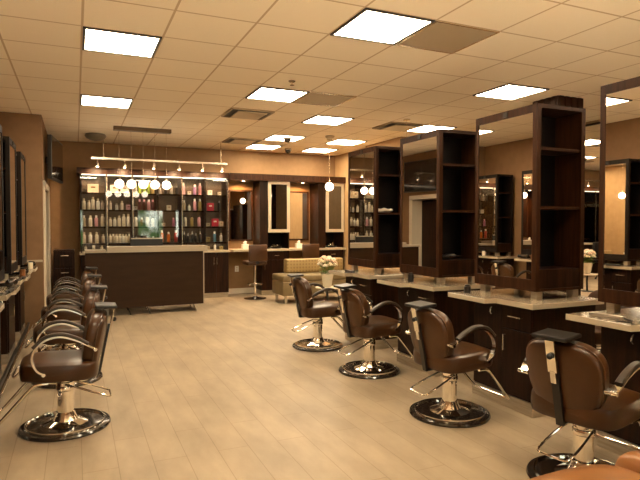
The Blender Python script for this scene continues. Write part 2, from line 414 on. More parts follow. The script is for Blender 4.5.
    tube(bm, [(.10, -.21, .375), (.17, -.21, .372), (.215, -.208, .34), (.39, -.195, .145), (.43, -.165, .112), (.435, 0, .108), (.43, .165, .112), (.39, .195, .145), (.215, .208, .34), (.17, .21, .372), (.10, .21, .375)], .0115, 10, 6, Vector((0, 0, 1)))
    obj('footrest', bm, CHROME, t, True)
    return t
G_ = 'brown leather styling chairs'
ch = make_chair('brown leather styling chair at right, second from front, facing its dark station')
ch.location = (2.60, 3.42, 0); ch.rotation_euler = (0, 0, math.radians(2))
dup(ch, (2.64, 4.75, 0), math.radians(2), 'brown leather styling chair at right, third from front, between two others')
dup(ch, (2.62, 5.97, 0), math.radians(-6), 'brown leather styling chair of right row nearest the sofa and flowers')
dup(ch, (2.62, 2.22, 0), math.radians(10), 'brown leather styling chair at right edge whose whole backrest faces us')
t = thing('leather_armchair', 'tan brown leather chair closest to camera, only its top showing at bottom right', 'chair', (1.70, 1.27, 0))
TANL = mixnoise(mat('tan_leather', (.2, .09, .03), .36, coat=.3), (.27, .115, .036), (.34, .15, .05), (1, 1, 1), 3, 3, bump=.04)
st = obj('seat', cushion(BM(), superell(.31, .28, 5, 48), .14, lambda u, v, w: Vector((u - .02, v, .42 + w + .015 * math.cos(u * 5))), .04), TANL, t, True)
obj('side_bolster', cushion(BM(), superell(.28, .15, 4, 40), .13, lambda u, v, w: Vector((.36 + w, u + .01, .40 + v)), .08), TANL, t, True)
obj('backrest', cushion(BM(), superell(.36, .22, 4, 40), .12, lambda u, v, w: Vector((u, -.36 + w - v * .1, .56 + v)), .08), TANL, t, True)
obj('frame', B(-.28, .28, -.24, .24, .20, .34, bev=.02), BLACK, t)
for x in (-.24, .20):
    for y in (-.2, .17): obj('leg', B(x, x + .04, y, y + .04, .001, .199), STEEL, t)
dup(ch, (-.08, 4.33, 0), math.radians(180), 'brown leather styling chair at left, nearest of its row, base fully visible')
dup(ch, (-.08, 5.63, 0), math.radians(180), 'brown leather styling chair at left, second in row')
dup(ch, (-.08, 6.90, 0), math.radians(180), 'brown leather styling chair at left, third in row')
dup(ch, (-.08, 8.10, 0), math.radians(180), 'brown leather styling chair at left, farthest of row, near dark cabinet')
for y, w in ((3.62, 'nearest tower'), (4.95, 'middle tower'), (6.15, 'far tower')):
    dup(ch, (4.42, y, 0), math.radians(184), 'styling chair on the hidden side of the right islands, behind %s' % w)

# ------------------------------------------------------------------ styling stations
def handle(parent, p0, p1, out):
    a, b = Vector(p0), Vector(p1); o = Vector(out)
    obj('handle', tube(BM(), [a, a + o, b + o, b], .0055, 8, up=Vector((.3, .5, .8)).normalized()), CHROME, parent)
def station(x, y, sx, label, depth, double):
    t = thing('styling_station', label, 'salon station', (x, y, 0), 0, 'styling station cabinets')
    xb = depth + (.10 if double else 0)            # back of cabinet
    def bx(*a, **k):
        x0, x1 = sorted((a[0] * sx, a[1] * sx)); return B(x0, x1, *a[2:], **k)
    o_ = 0 if double else .11
    obj('cabinet_body', bx(-.08 + o_, xb - .01, -.11, .55, .105, .829), WOOD, t)
    obj('kick_plate', bx(-.095 + o_, xb - .005, -.125, .56, .001, .104), STEEL, t)
    # countertop, L outline
    xe = depth + .075 if double else depth
    pts = [(-.18 if double else -.11, -.20), (xe, -.20), (xe, .19)] + ([(xe + .1, .21), (xe + .1, .66)] if double else [(xe, .66)]) + [(-.28 if double else -.14, .66), (-.28 if double else -.14, .20), (-.18 if double else -.11, .18)]
    bm = BM(); lo = [bm.verts.new((px * sx, py, .83)) for px, py in pts]; hi = [bm.verts.new((px * sx, py, .868)) for px, py in pts]
    n = len(pts); bm.faces.new(lo[::-1]); bm.faces.new(hi)
    for i in range(n): bm.faces.new((lo[i], lo[(i + 1) % n], hi[(i + 1) % n], hi[i]))
    bmesh.ops.bevel(bm, geom=[e for e in bm.edges if all(v.co.z > .86 for v in e.verts)], offset=.003, segments=1, affect='EDGES')
    o = obj('countertop', bm, COUNTER, t); o.data.materials.append(CEDGE)
    for p in o.data.polygons:
        if abs(p.normal.z) < .5: p.material_index = 1
    d = obj('drawer', bx(-.098 + o_, -.081 + o_, -.105, .20, .635, .815, bev=.002), WOOD, t); handle(d, ((-.098 + o_) * sx, -.02, .735), ((-.098 + o_) * sx, .11, .735), (-.025 * sx, 0, 0))
    d = obj('door', bx(-.098 + o_, -.081 + o_, -.105, .20, .115, .628, bev=.002), WOOD, t); handle(d, ((-.098 + o_) * sx, .165, .46), ((-.098 + o_) * sx, .165, .58), (-.025 * sx, 0, 0))
    obj('side_panel', bx(-.092 + o_, -.081 + o_, .21, .545, .115, .825), WOOD, t)
    obj('hook', tube(BM(), [((-.092 + o_) * sx, .30, .78), ((-.125 + o_) * sx, .30, .775), ((-.135 + o_) * sx, .30, .745), ((-.118 + o_) * sx, .30, .728)], .006, 8, 3, Vector((0, 1, 0))), CHROME, t, True)
    return t
def tower(x, y, sx, label, depth, double, L=.70):
    t = thing('mirror_tower', label, 'mirror cabinet', (x, y, .868), 0, 'tall mirror cabinets standing on the counters')
    def bx(*a, **k):
        x0, x1 = sorted((a[0] * sx, a[1] * sx)); return B(x0, x1, *a[2:], **k)
    Z0, Z1 = .068, 1.495; FM = WOODL if double else BLACKW
    for fx in (.02, depth - .08):
        for fy in (.02, L - .10): obj('foot', bx(fx, fx + .06, fy, fy + .06, .001, Z0 - .001), STEEL, t)
    w = .028
    bm = BM()
    def ab(*a):
        x0, x1 = sorted((a[0] * sx, a[1] * sx)); box(bm, x0, x1, *a[2:])
    # open shelf case facing -Y
    ab(.0, w, .0, .27, Z0, Z1); ab(depth - w, depth, .0, .27, Z0, Z1); ab(w, depth - w, .0, .27, Z1 - .03, Z1); ab(w, depth - w, 0, .27, Z0, Z0 + .02)
    obj('shelf_case', bm, FM, t)
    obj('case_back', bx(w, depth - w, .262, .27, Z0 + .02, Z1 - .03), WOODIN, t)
    for z in (1.15, .70): obj('shelf', bx(w + .001, depth - w - .001, .012, .26, z, z + .022), WOODL, t)
    obj('bottom_panel', bx(w + .001, depth - w - .001, .004, .255, Z0 + .021, .235), WOOD, t)
    obj('core', bx(.03, depth - (.03 if double else 0), .271, L, Z0, Z1), WOOD, t)
    for side in ((0, 1) if double else (0,)):
        xa, xb2 = (-.012, .0) if side == 0 else (depth, depth + .012)
        xc, xd = (.0, .029) if side == 0 else (depth - .029, depth)
        bm = BM()
        def fr(y0, y1, z0, z1):
            x0, x1 = sorted((xa * sx, xb2 * sx)); box(bm, x0, x1, y0, y1, z0, z1)
        fr(-.0, .045, Z0, Z1); fr(L - .035, L, Z0, Z1); fr(.045, L - .035, Z1 - .06, Z1); fr(.045, L - .035, Z0, Z0 + .09)
        x0, x1 = sorted((xc * sx, xd * sx)); box(bm, x0, x1, .271, L, Z0, Z1)
        f = obj('mirror_frame', bm, FM, t)
        xg = (-.006, -.001) if side == 0 else (depth + .001, depth + .006)
        x0, x1 = sorted((xg[0] * sx, xg[1] * sx))
        obj('mirror', B(x0, x1, .0455, L - .0355, Z0 + .0905, Z1 - .0605), MIRROR, f)
    tc_ = obj('top_clip', bx(-.022, -.0125, .31, .36, Z1 - .05, Z1 - .01), BLACK, t)
    return t
RN = ['at right edge of photo, nearest of the right row', 'second from front in the right row', 'third from front in the right row', 'farthest of the right row, beside the sofa']
for k, y in enumerate((1.965, 3.21, 4.43, 5.66)):
    station(3.20, y, 1, 'dark wood station with pale counter, ' + RN[k], .48, True)
    tower(3.20, y - .06, 1, 'dark wood tower with framed mirror, ' + RN[k], .48, True)
LN = ['nearest the camera', 'second along the left wall', 'third along the left wall', 'farthest, beside the return wall']
for k, y in enumerate((4.02, 5.32, 6.62, 7.92)):
    station(-.63, y, -1, 'dark wood wall station with pale counter at far left, ' + LN[k], .36, False)
    tower(-.63, y - .06, -1, 'dark mirror tower seen edge on at far left, ' + LN[k], .36, False)

# large mirror on right wall between islands and column
t = thing('wall_mirror', 'large wall mirror on the right wall, reflecting product bottles between two nearest towers', 'mirror', (RX - .001, 4.2, 0))
obj('glass', B(-.02, -.012, .03, 2.97, .13, 2.92), MIRROR, t)
bm = BM(); box(bm, -.03, 0, 0, .03, .1, 2.95); box(bm, -.03, 0, 2.97, 3.0, .1, 2.95); box(bm, -.03, 0, .03, 2.97, .1, .13); box(bm, -.03, 0, .03, 2.97, 2.92, 2.95); box(bm, -.011, 0, .03, 2.97, .13, 2.92)
obj('frame', bm, WOOD, t)
# entrance side, seen only in the back mirrors
bm = BM()
for x in (6.22, 6.80): box(bm, x, x + .06, FY + .0005, FY + .03, 0, 2.1)
box(bm, 6.22, 6.86, FY + .0005, FY + .03, 2.1, 2.16); struct('trim_5', bm, WHITE)
struct('door_2', B(6.28, 6.80, FY + .001, FY + .012, .005, 2.1), WOOD)
t = thing('wardrobe', 'tall dark wardrobe by the front right corner, seen in back mirror', 'wardrobe', (RX - .5, -1.2, 0))
obj('body', B(0, .499, -.75, .75, .06, 2.3), WOOD, t); obj('plinth', B(.02, .49, -.74, .74, .001, .059), BLACK, t)
for k in range(3):
    d = obj('door', B(-.018, -.001, -.745 + k * .5, -.255 + k * .5, .07, 2.29), WOOD, t); handle(d, (-.018, -.70 + k * .5, 1.0), (-.018, -.70 + k * .5, 1.2), (-.03, 0, 0))

# low foot rail along the left row
t = thing('foot_rail', 'long low metal foot rail on floor along the left wall stations', 'foot rail', (-.565, 3.4, 0))
obj('rail', tube(BM(), [(0, 0, .09), (0, 5.15, .09)], .017, 10, up=Vector((0, 0, 1))), CHROME, t, True)
obj('rail_strip', B(-.05, -.03, 0, 5.15, .06, .10), BLACK, t)
for y in (.05, 1.3, 2.6, 3.9, 5.1): obj('post', B(-.05, .012, y - .012, y + .012, .001, .073), STEEL, t)

# tools on counters / shelves
def flat_iron(x, y, z, rz, label, m=BLACK):
    t = thing('flat_iron', label, 'hair tool', (x, y, z), rz)
    bm = BM(); box(bm, -.13, .09, -.016, .002, .0, .022, bev=.004); obj('lower_arm', bm, m, t)
    bm = BM(); box(bm, -.13, .09, .004, .022, .0, .022, bev=.004); obj('upper_arm', bm, m, t)
    obj('cord', tube(BM(), [(-.13, .003, .011), (-.19, .03, .008), (-.21, .09, .008), (-.15, .12, .008)], .005, 6, 4, Vector((0, 0, 1))), BLACK, t)
def hair_dryer(x, y, z, rz, label, m=BLACKG):
    t = thing('hair_dryer', label, 'hair dryer', (x, y, z), rz)
    b = lathe(BM(), [(.02, -.10), (.034, -.09), (.042, -.03), (.04, .03), (.03, .08), (.024, .11)], 20)
    bmesh.ops.transform(b, matrix=Matrix.Translation((0, 0, .043)) @ Matrix.Rotation(PI / 2, 4, 'Y'), verts=b.verts); obj('barrel', b, m, t, True)
    obj('grip', tube(BM(), [(-.02, .03, .03), (-.03, .10, .022), (-.045, .16, .02)], .016, 10, 3, Vector((0, 0, 1))), m, t, True)
def jar(x, y, z, label, m, r=.035, h=.11, capm=None):
    t = thing('product_jar', label, 'jar', (x, y, z))
    b = obj('body', lathe(BM(), [(r * .95, .001), (r, .01), (r, h * .8), (r * .7, h * .85)], 20), m, t, True)
    obj('lid', lathe(BM(), [(r * .75, h * .85), (r * .75, h)], 20), capm or BLACK, t, True)
CZ = .869
flat_iron(3.02, 2.42, CZ, 1.7, 'grey flat iron lying on the nearest right counter', mat('grey_tool', (.35, .3, .24), .3, .5))
hair_dryer(3.12, 1.86, CZ, .3, 'dark hair dryer at the edge of the nearest right counter')
jar(3.03, 3.75, CZ, 'small dark jar on far end of second right counter', COLS['black'], .028, .07)
jar(3.10, 4.72, CZ, 'small dark jar on the third right counter', COLS['black'], .03, .09)
flat_iron(3.05, 6.0, CZ, 1.5, 'black flat iron on the farthest right counter')
for (x, y, r, l) in ((-.545, 7.12, 1.4, 'black hair dryer on the third left counter'), (-.545, 5.82, 1.4, 'black hair dryer on the second left counter'), (-.545, 8.40, 1.4, 'black hair dryer on the farthest left counter')):
    hair_dryer(x, y, CZ, r, l)
flat_iron(-.515, 6.70, CZ, 1.5, 'black flat iron on the third left counter'); flat_iron(-.515, 5.42, CZ, 1.5, 'black flat iron on the second left counter')
jar(-.545, 6.92, CZ, 'amber jar at corner of the third left counter', COLS['amber'], .03, .10); jar(-.545, 8.12, CZ, 'cream jar on the farthest left counter', COLS['cream'], .03, .1)
# towel on the far tower shelf, brushes lower
t = thing('folded_towel', 'crumpled white towel on middle shelf of farthest right tower', 'towel', (3.40, 5.75, .868 + .7225))
bm = BM(); sphere(bm, (0, 0, .025), .1, 1.1, .7, .25, 24, 12)
for v in bm.verts: v.co.z += .012 * math.sin(v.co.x * 60) * math.sin(v.co.y * 45); v.co.z = max(v.co.z, .0005)
obj('cloth', bm, WHITE, t, True)
for k, (x, y0, rz, l) in enumerate(((3.30, 4.44, .1, 'left'), (3.46, 4.56, -.15, 'right'))):
    t = thing('round_brush', 'dark round hair brush on bottom shelf of middle tower, ' + l + ' one', 'hair brush', (x, y0, .868 + .2355), rz)
    b = lathe(BM(), [(.012, -.05), (.026, -.04), (.026, .05), (.012, .06)], 14); bmesh.ops.transform(b, matrix=Matrix.Translation((0, 0, .027)) @ Matrix.Rotation(PI / 2, 4, 'Y'), verts=b.verts)
    obj('bristles', b, BLACK, t, True)
    obj('grip', tube(BM(), [(.06, 0, .027), (.15, 0, .02)], .009, 8, up=Vector((0, 0, 1))), WOODL, t, True)

# ------------------------------------------------------------------ television on door wall
t = thing('television', 'flat black television mounted high on left wall above the door', 'television', (-.419, 9.78, 2.47), 0)
RT = Matrix.Rotation(math.radians(-7), 4, 'Z')
bm = B(.11, .17, -.54, .54, -.33, .33, bev=.008); bmesh.ops.transform(bm, matrix=RT, verts=bm.verts); sb = obj('screen_body', bm, BLACK, t)
bm = B(.1705, .173, -.515, .515, -.30, .305); bmesh.ops.transform(bm, matrix=RT, verts=bm.verts); obj('screen', bm, BLACKG, sb)
bm = BM(); box(bm, .075, .0985, -.12, .12, -.12, .12); obj('wall_mount', bm, DARKGAP, t)
bm = BM(); box(bm, .0005, .075, -.05, .05, -.05, .05); obj('mount_arm', bm, DARKGAP, t)
t = thing('wall_sensor', 'small white box high on the left wall, seen in nearest mirror', 'wall sensor', (LX, 4.7, 2.62)); obj('case', B(.0005, .05, -.05, .05, -.06, .06, bev=.008), PLASTICW, t); obj('lens', B(.051, .055, -.02, .02, -.03, .0), BLACK, t)

# ------------------------------------------------------------------ reception desk
DTOP = mat('desk_top', (.40, .335, .25), .35)
t = thing('reception_desk', 'long dark wood reception desk with raised pale transaction top', 'reception desk', (0, 9.25, 0))
obj('front_panel', B(.13, 1.955, .0, .04, .12, 1.005), DESKW, t)
obj('transaction_top', B(.445, 2.02, -.05, .30, 1.006, 1.095, bev=.004), DTOP, t)
obj('lower_top', B(.13, .44, -.04, .62, 1.006, 1.04, bev=.003), DTOP, t)
obj('work_surface', B(.15, 1.94, .041, .64, .74, .77), DESKW, t)
for x in (.13, 1.02, 1.93): obj('end_panel', B(x, x + .025, .041, .62, .12, .739), DESKW, t)
obj('edge_trim', B(1.957, 1.972, -.002, .05, .12, 1.004), STEEL, t)
for x, m in ((.28, BLACK), (.75, BLACK), (1.05, BLACK), (1.80, STEEL)):
    bm = BM(); tube(bm, [(x, .06, .118), (x + .045, .03, .001)], .009, 8); tube(bm, [(x, .5, .118), (x + .045, .53, .001)], .009, 8); obj('leg', bm, m, t)
bm = BM(); box(bm, .35, .47, .10, .30, .001, .11, bev=.01); o = obj('floor_bin', bm, PLASTICW); tag(o, 'pale box on the floor under left part of reception desk', 'box'); o.location = (0, 9.25, 0)
# task chair base behind the desk, seen below
t = thing('task_chair', 'office chair behind the reception desk, only its feet show below', 'office chair', (1.25, 10.25, 0))
bm = BM()
for k in range(5):
    a = k * 2 * PI / 5 + .3; tube(bm, [(0, 0, .10), (.27 * math.cos(a), .27 * math.sin(a), .07)], .016, 8, up=Vector((0, 0, 1)))
obj('star_base', bm, CHROME, t, True)
for k in range(5):
    a = k * 2 * PI / 5 + .3; obj('caster', sphere(BM(), (.27 * math.cos(a), .27 * math.sin(a), .027), .026, u=10, v=8), BLACK, t, True)
obj('gas_lift', lathe(BM(), [(.025, .10), (.025, .44)], 16), BLACK, t); obj('seat', B(-.22, .22, -.22, .22, .44, .52, bev=.03), BLACK, t, True); obj('backrest', B(-.2, .2, .19, .25, .55, .98, bev=.025), BLACK, t, True)
# desk monitor & things
t = thing('computer_monitor', 'wide black monitor standing on reception desk before the shelves', 'monitor', (1.09, 9.62, .77))
obj('screen_body', B(-.26, .26, 0, .03, .12, .455, bev=.006), BLACK, t); obj('stand', B(-.03, .03, .03, .05, .01, .3), BLACK, t); obj('foot', B(-.11, .11, -.02, .14, .001, .012), BLACK, t)
obj('bezel', B(-.255, .255, -.004, -.0005, .435, .452), STEEL, t)

# ------------------------------------------------------------------ product display cabinet
DX0, DW, NB = .08, .45, 6
DYF, DYB = 10.78, 11.245
t = thing('product_display', 'long dark glass fronted display cabinet filled with hair products', 'display cabinet', (0, 0, 0))
DISP = t
DX1 = DX0 + DW * NB
obj('back_panel', B(DX0, DX1, DYB - .02, DYB, .94, 2.36), mat('display_back', (.13, .085, .05), .5), t)
obj('base_cabinet', B(DX0, DX1, DYF - .02, DYB, .10, .90), WOOD, t)
obj('plinth', B(DX0 + .01, DX1, DYF + .02, DYB, .001, .099), STEEL, t)
obj('countertop', B(DX0 - .02, DX1 + .02, DYF - .08, DYB, .901, .939), CEDGE, t)
obj('header', B(DX0 - .05, DX1 + .04, DYF - .03, DYB, 2.361, 2.47), WOODL, t)
obj('light_rail', B(DX0 + .03, DX1 - .03, DYF + .02, DYF + .03, 2.345, 2.355), mat('led_strip', (.9, .8, .6), .4, emit=(1, .80, .55), estr=2.2), t)
for k in range(NB + 1):
    x = DX0 + DW * k - (.0125 if 0 < k < NB else (0 if k == 0 else .025)); obj('upright', B(x, x + .025, DYF + .012, DYB - .021, .94, 2.36), WOOD, t)
SHELF_GLOW = mat('added_shelf_glow', (.9, .8, .6), .4, emit=(1, .82, .56), estr=11)  # hidden glowing strips added under the shelves to brighten the products
SH = [2.03, 1.72, 1.41, 1.10]
for k in range(NB):
    for z in SH:
        bm = B(DX0 + DW * k + .026, DX0 + DW * (k + 1) - .026, DYF + .06, DYB - .021, z - .012, z); box(bm, DX0 + DW * k + .026, DX0 + DW * (k + 1) - .026, DYF + .052, DYF + .0595, z - .03, z)
        sh = obj('shelf', bm, WOOD, t)
        obj('added_glow_strip', B(DX0 + DW * k + .04, DX0 + DW * (k + 1) - .04, DYF + .065, DYF + .08, z - .018, z - .0125), SHELF_GLOW, sh)
for k in range(NB):
    g = obj('glass_door', B(DX0 + DW * k + .004, DX0 + DW * (k + 1) - .004, DYF, DYF + .006, .96, 2.32), GLASS, t)
    if k % 2 == 1 or k == 0: obj('door_edge', B(DX0 + DW * (k + 1) - .004, DX0 + DW * (k + 1) + .004, DYF - .004, DYF + .008, .96, 2.32), BRASS, t)
for k in range(2):
    d = obj('cabinet_door', B(DX1 - .5 + .25 * k, DX1 - .255 + .25 * k, DYF - .038, DYF - .021, .12, .89), WOOD, t); handle(d, (DX1 - .30 + .05 * k * 1.2, DYF - .038, .66), (DX1 - .30 + .05 * k * 1.2, DYF - .038, .80), (0, -.02, 0))
BAY = ['leftmost bay', 'second bay from left', 'third bay from left', 'fourth bay from left', 'fifth bay from left', 'rightmost bay']
SHN = ['top shelf', 'second shelf', 'third shelf', 'fourth shelf', 'bottom ledge']
ORD = ['first', 'second', 'third', 'fourth', 'fifth', 'sixth', 'seventh', 'eighth', 'ninth']
HT = dict(s=.12, m=.17, l=.205, x=.235)
proto = {}
def product(kind, colr, size, x, z, label, grp):
    """kind b bottle, t tube-like cylinder, p pump bottle, k box, f frosted jar"""
    key = (kind, colr, size)
    h = HT[size]; r = {'s': .026, 'm': .028, 'l': .031, 'x': .033}[size]
    if key not in proto:
        if kind == 'k':
            o = thing('product_box', '', 'box'); w = {'s': .05, 'm': .064, 'l': .11, 'x': .15}[size]; hh = {'s': .07, 'm': .1, 'l': .155, 'x': .16}[size]
            obj('carton', B(-w / 1.6, w / 1.6, -.04, .04, .001, hh, bev=.002), COLS[colr], o)
            obj('print_mark', B(-w / 4, w / 4, -.0415, -.0405, hh * .55, hh * .72), COLS['amber'] if colr != 'crimson' else COLS['white'], o)
        elif kind == 'p':
            o = thing('product_bottle', '', 'bottle'); b = obj('body', lathe(BM(), [(r * .9, .001), (r, .012), (r, h * .62), (r * .8, h * .72), (r * .35, h * .78)], 16), COLS[colr], o, True)
            bm = lathe(BM(), [(r * .45, h * .78), (r * .4, h * .86), (r * .15, h * .87), (r * .15, h * .97)], 12); box(bm, -r * .25, r * .25, -r * 1.1, r * .2, h * .95, h)
            obj('pump', bm, COLS['white'] if colr in ('black', 'green', 'darkred', 'magenta') else COLS['black'], o)
        else:
            o = thing('product_bottle', '', 'bottle')
            obj('body', lathe(BM(), [(r * .92, .001), (r, .01), (r, h * .70), (r * .85, h * .77), (r * .55, h * .80)], 16), COLS[colr], o, True)
            cap = {'green': 'white', 'orange': 'white', 'black': 'grey', 'cream': 'beige', 'white': 'beige', 'darkred': 'pink', 'pink': 'white', 'magenta': 'pink', 'red': 'white', 'amber': 'cream', 'purple': 'white', 'beige': 'white'}.get(colr, 'white')
            obj('cap', lathe(BM(), [(r * .6, h * .80), (r * .6, h * .97), (r * .5, h)], 12), COLS[cap], o, True)
        proto[key] = o; o.location = (x, DYF + .20, z); o['label'] = label
    else: o = dup(proto[key], (x, DYF + .20, z), 0, label)
    o['group'] = grp
SZN = dict(s='short', m='medium', l='tall', x='extra tall')
CN = dict(darkred='dark red')
LAY = {
 (0, 0): [('k', 'cream', 'x')], (0, 1): [('b', 'cream', 'l'), ('b', 'cream', 'm'), ('b', 'cream', 'x'), ('b', 'white', 'l'), ('b', 'cream', 'm')],
 (0, 2): [('b', 'beige', 'l'), ('b', 'cream', 'l'), ('b', 'pink', 'l'), ('b', 'cream', 'x')], (0, 3): [('b', 'cream', 'l'), ('b', 'white', 'l'), ('b', 'cream', 'l'), ('b', 'cream', 'm')], (0, 4): [('b', 'cream', 's'), ('b', 'cream', 'm'), ('b', 'cream', 's')],
 (1, 0): [('k', 'cream', 'l'), ('k', 'white', 'l')], (1, 1): [('b', 'cream', 'm'), ('b', 'white', 's'), ('b', 'cream', 'm'), ('k', 'pink', 'm')],
 (1, 2): [('b', 'cream', 'm'), ('b', 'white', 'm'), ('b', 'cream', 'l'), ('b', 'cream', 'x'), ('b', 'white', 'x')], (1, 3): [('b', 'cream', 'm'), ('b', 'beige', 'm'), ('b', 'cream', 'm'), ('b', 'cream', 'm'), ('b', 'white', 'm'), ('b', 'cream', 'm'), ('b', 'beige', 'm')],
 (2, 0): [('b', 'cream', 'l'), ('b', 'green', 'x'), ('b', 'green', 'l'), ('b', 'green', 'x'), ('b', 'gold', 'l')], (2, 1): [('k', 'white', 's'), ('b', 'darkred', 'l'), ('b', 'darkred', 'l'), ('b', 'pink', 'l'), ('b', 'darkred', 'l')],
 (2, 2): [('p', 'white', 'x'), ('b', 'amber', 'm'), ('p', 'white', 'x'), ('p', 'cream', 'l')], (2, 3): [('b', 'black', 's'), ('b', 'black', 'm'), ('b', 'black', 's'), ('b', 'grey', 's')],
 (3, 0): [('b', 'grey', 's'), ('b', 'black', 'l'), ('b', 'grey', 'm'), ('b', 'black', 'm')], (3, 1): [('k', 'cream', 'm')], (3, 2): [('k', 'beige', 's'), ('b', 'magenta', 'm')],
 (3, 3): [('b', 'orange', 'x'), ('b', 'orange', 'l'), ('b', 'red', 'x')],
 (4, 0): [('b', 'pink', 'x'), ('k', 'white', 's'), ('b', 'purple', 'l'), ('b', 'pink', 'x')], (4, 1): [('b', 'beige', 'l'), ('b', 'white', 's'), ('b', 'pink', 'x'), ('b', 'gold', 'x')],
 (4, 2): [('p', 'cream', 'x'), ('p', 'gold', 'x'), ('p', 'pink', 'x')], (4, 3): [('p', 'black', 'l'), ('p', 'black', 'm'), ('p', 'black', 'l'), ('p', 'black', 'm'), ('p', 'black', 'l')],
 (5, 0): [('k', 'white', 'm'), ('k', 'cream', 's')], (5, 1): [('k', 'crimson', 'l'), ('b', 'black', 'l')], (5, 2): [('k', 'beige', 's'), ('k', 'crimson', 'l'), ('k', 'beige', 'm')],
 (5, 3): [('k', 'gold', 'm'), ('b', 'blue', 'l'), ('b', 'white', 'm')], (5, 4): [('k', 'beige', 's'), ('b', 'white', 's'), ('k', 'gold', 's')]}
for (bay, sh), L_ in LAY.items():
    n = len(L_)
    for i, (kd, cl, sz) in enumerate(L_):
        if n == 1: x = .5
        elif n == 2: x = .29 + .42 * i
        else:
            m = .2 if n < 4 else (.15 if n < 6 else .125)
            x = m + (1 - 2 * m) * i / (n - 1)
        x = DX0 + DW * bay + x * DW + (random.uniform(-.006, .006) if n < 6 else 0)
        z = (SH[sh] if sh < 4 else .939) + .0005
        what = 'carton' if kd == 'k' else ('pump bottle' if kd == 'p' else 'bottle')
        pos = ('only item' if n == 1 else ORD[i] + ' item from left')
        product(kd, cl, sz, x, z, '%s %s %s, %s on %s, %s' % (SZN[sz], CN.get(cl, cl), what, pos, SHN[sh], BAY[bay]), 'products on the %s of the display' % SHN[sh])
t = thing('display_tray', 'cream tray on bottom ledge of leftmost display bay', 'tray', (DX0 + .225, DYF + .03, .9395)); 
obj('base', B(-.19, .19, -.02, .09, .0005, .03, bev=.004), WHITE, t)

# dark cabinet left of display
t = thing('tool_trolley', 'narrow dark cabinet on the floor between door and product display', 'cabinet', (-.19, 10.85, 0))
obj('body', B(-.17, .17, -.17, .20, .05, 1.0, bev=.01), BLACKG if False else WOOD, t)
for k in range(3): d = obj('drawer', B(-.155, .155, -.185, -.171, .10 + .3 * k, .38 + .3 * k), WOOD, t); handle(d, (-.05, -.185, .30 + .3 * k), (.07, -.185, .30 + .3 * k), (0, -.018, 0))
for x in (-.13, .13):
    for y in (-.12, .15): obj('caster', sphere(BM(), (x, y, .0255), .025, u=10, v=8), BLACK, t, True)

# ------------------------------------------------------------------ back wall stations
t = thing('back_counter', 'long pale counter along the back wall under the framed mirrors', 'counter', (0, 0, 0))
obj('worktop', B(2.86, 5.355, 10.68, BY - .001, .905, .945, bev=.003), CEDGE, t)
def wall_unit(x0, x1, xs, label, label2):
    t = thing('back_cabinet', label, 'cabinet', (x0, 10.78, 0), 0, 'dark wall units between the back mirrors')
    w = x1 - x0; d = BY - .001 - 10.78
    obj('side_panel', B(0, xs, .0, d, .9455, 2.338), WOOD, t)
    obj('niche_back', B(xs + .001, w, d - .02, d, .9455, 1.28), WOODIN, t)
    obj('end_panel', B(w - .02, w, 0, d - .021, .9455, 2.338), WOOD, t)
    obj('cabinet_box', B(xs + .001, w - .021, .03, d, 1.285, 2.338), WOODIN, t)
    bm = BM(); f = .065; a, b, z0, z1 = xs + .002, w + .005, 1.285, 2.338
    box(bm, a, a + f, -.03, -.005, z0, z1); box(bm, b - f, b, -.03, -.005, z0, z1); box(bm, a + f, b - f, -.03, -.005, z0, z0 + f); box(bm, a + f, b - f, -.03, -.005, z1 - f, z1)
    g = obj('door_frame', bm, CEDGE, t); g['label'] = 'pale satin door frame'
    obj('door_glass', B(a + f, b - f, -.02, -.014, z0 + f, z1 - f), SMOKED, g)
    t2 = thing('base_cabinet', label2, 'cabinet', (x0 + .02, 10.74, 0), 0, 'dark base cabinets under the back counter')
    obj('body', B(0, w - .04, 0, .50, .10, .904), WOOD, t2); obj('kick_plate', B(0.01, w - .05, .03, .5, .001, .099), STEEL, t2)
    dr = obj('drawer', B(.01, w - .05, -.016, -.001, .73, .89), WOOD, t2); handle(dr, (w / 2 - .05, -.016, .81), (w / 2 + .05, -.016, .81), (0, -.02, 0))
    dd = obj('door', B(.01, w - .05, -.016, -.001, .115, .72), WOOD, t2); handle(dd, (.06, -.016, .52), (.06, -.016, .65), (0, -.02, 0))
    # pile of rollers in the niche
    t3 = thing('tool_basket', 'heap of small styling tools inside niche ' + ('between the back mirrors' if x0 < 4 else 'at far right of back wall'), 'basket', (x0 + xs + (w - xs) / 2, 10.95, .9455))
    obj('dish', lathe(BM(), [(.10, .002), (.13, .03), (.12, .035), (.09, .012)], 24), BLACK, t3, True)
    bm = BM()
    for k in range(14):
        a = random.uniform(0, 6.3); rr = random.uniform(0, .09); p = Vector((rr * math.cos(a), rr * math.sin(a), .035 + random.uniform(0, .03))); q = Vector((random.uniform(-1, 1), random.uniform(-1, 1), random.uniform(-.2, .5))).normalized() * .05
        tube(bm, [p - q, p + q], .008, 6, up=Vector((.1, .2, 1)).normalized())
    o = obj('clips', bm, BRASS, t3); o['kind'] = 'stuff'
wall_unit(3.44, 4.08, .17, 'dark wall unit with pale framed glass door between the two back mirrors', 'dark base cabinet under back counter between the two knee spaces')
wall_unit(4.74, 5.34, .17, 'dark wall unit with pale framed glass door in the back right corner', 'dark base cabinet under back counter in the right corner')
def wall_mirror(x0, x1, z0, z1, label):
    t = thing('framed_mirror', label, 'mirror', (x0, BY - .001, z0), 0, 'framed mirrors on the back wall')
    w, h, f = x1 - x0, z1 - z0, .035; bm = BM()
    box(bm, 0, f, -.04, 0, 0, h); box(bm, w - f, w, -.04, 0, 0, h); box(bm, f, w - f, -.04, 0, 0, f); box(bm, f, w - f, -.04, 0, h - f, h)
    obj('frame', bm, WOODL, t); obj('glass', B(f, w - f, -.02, -.004, f, h - f), MIRROR, t)
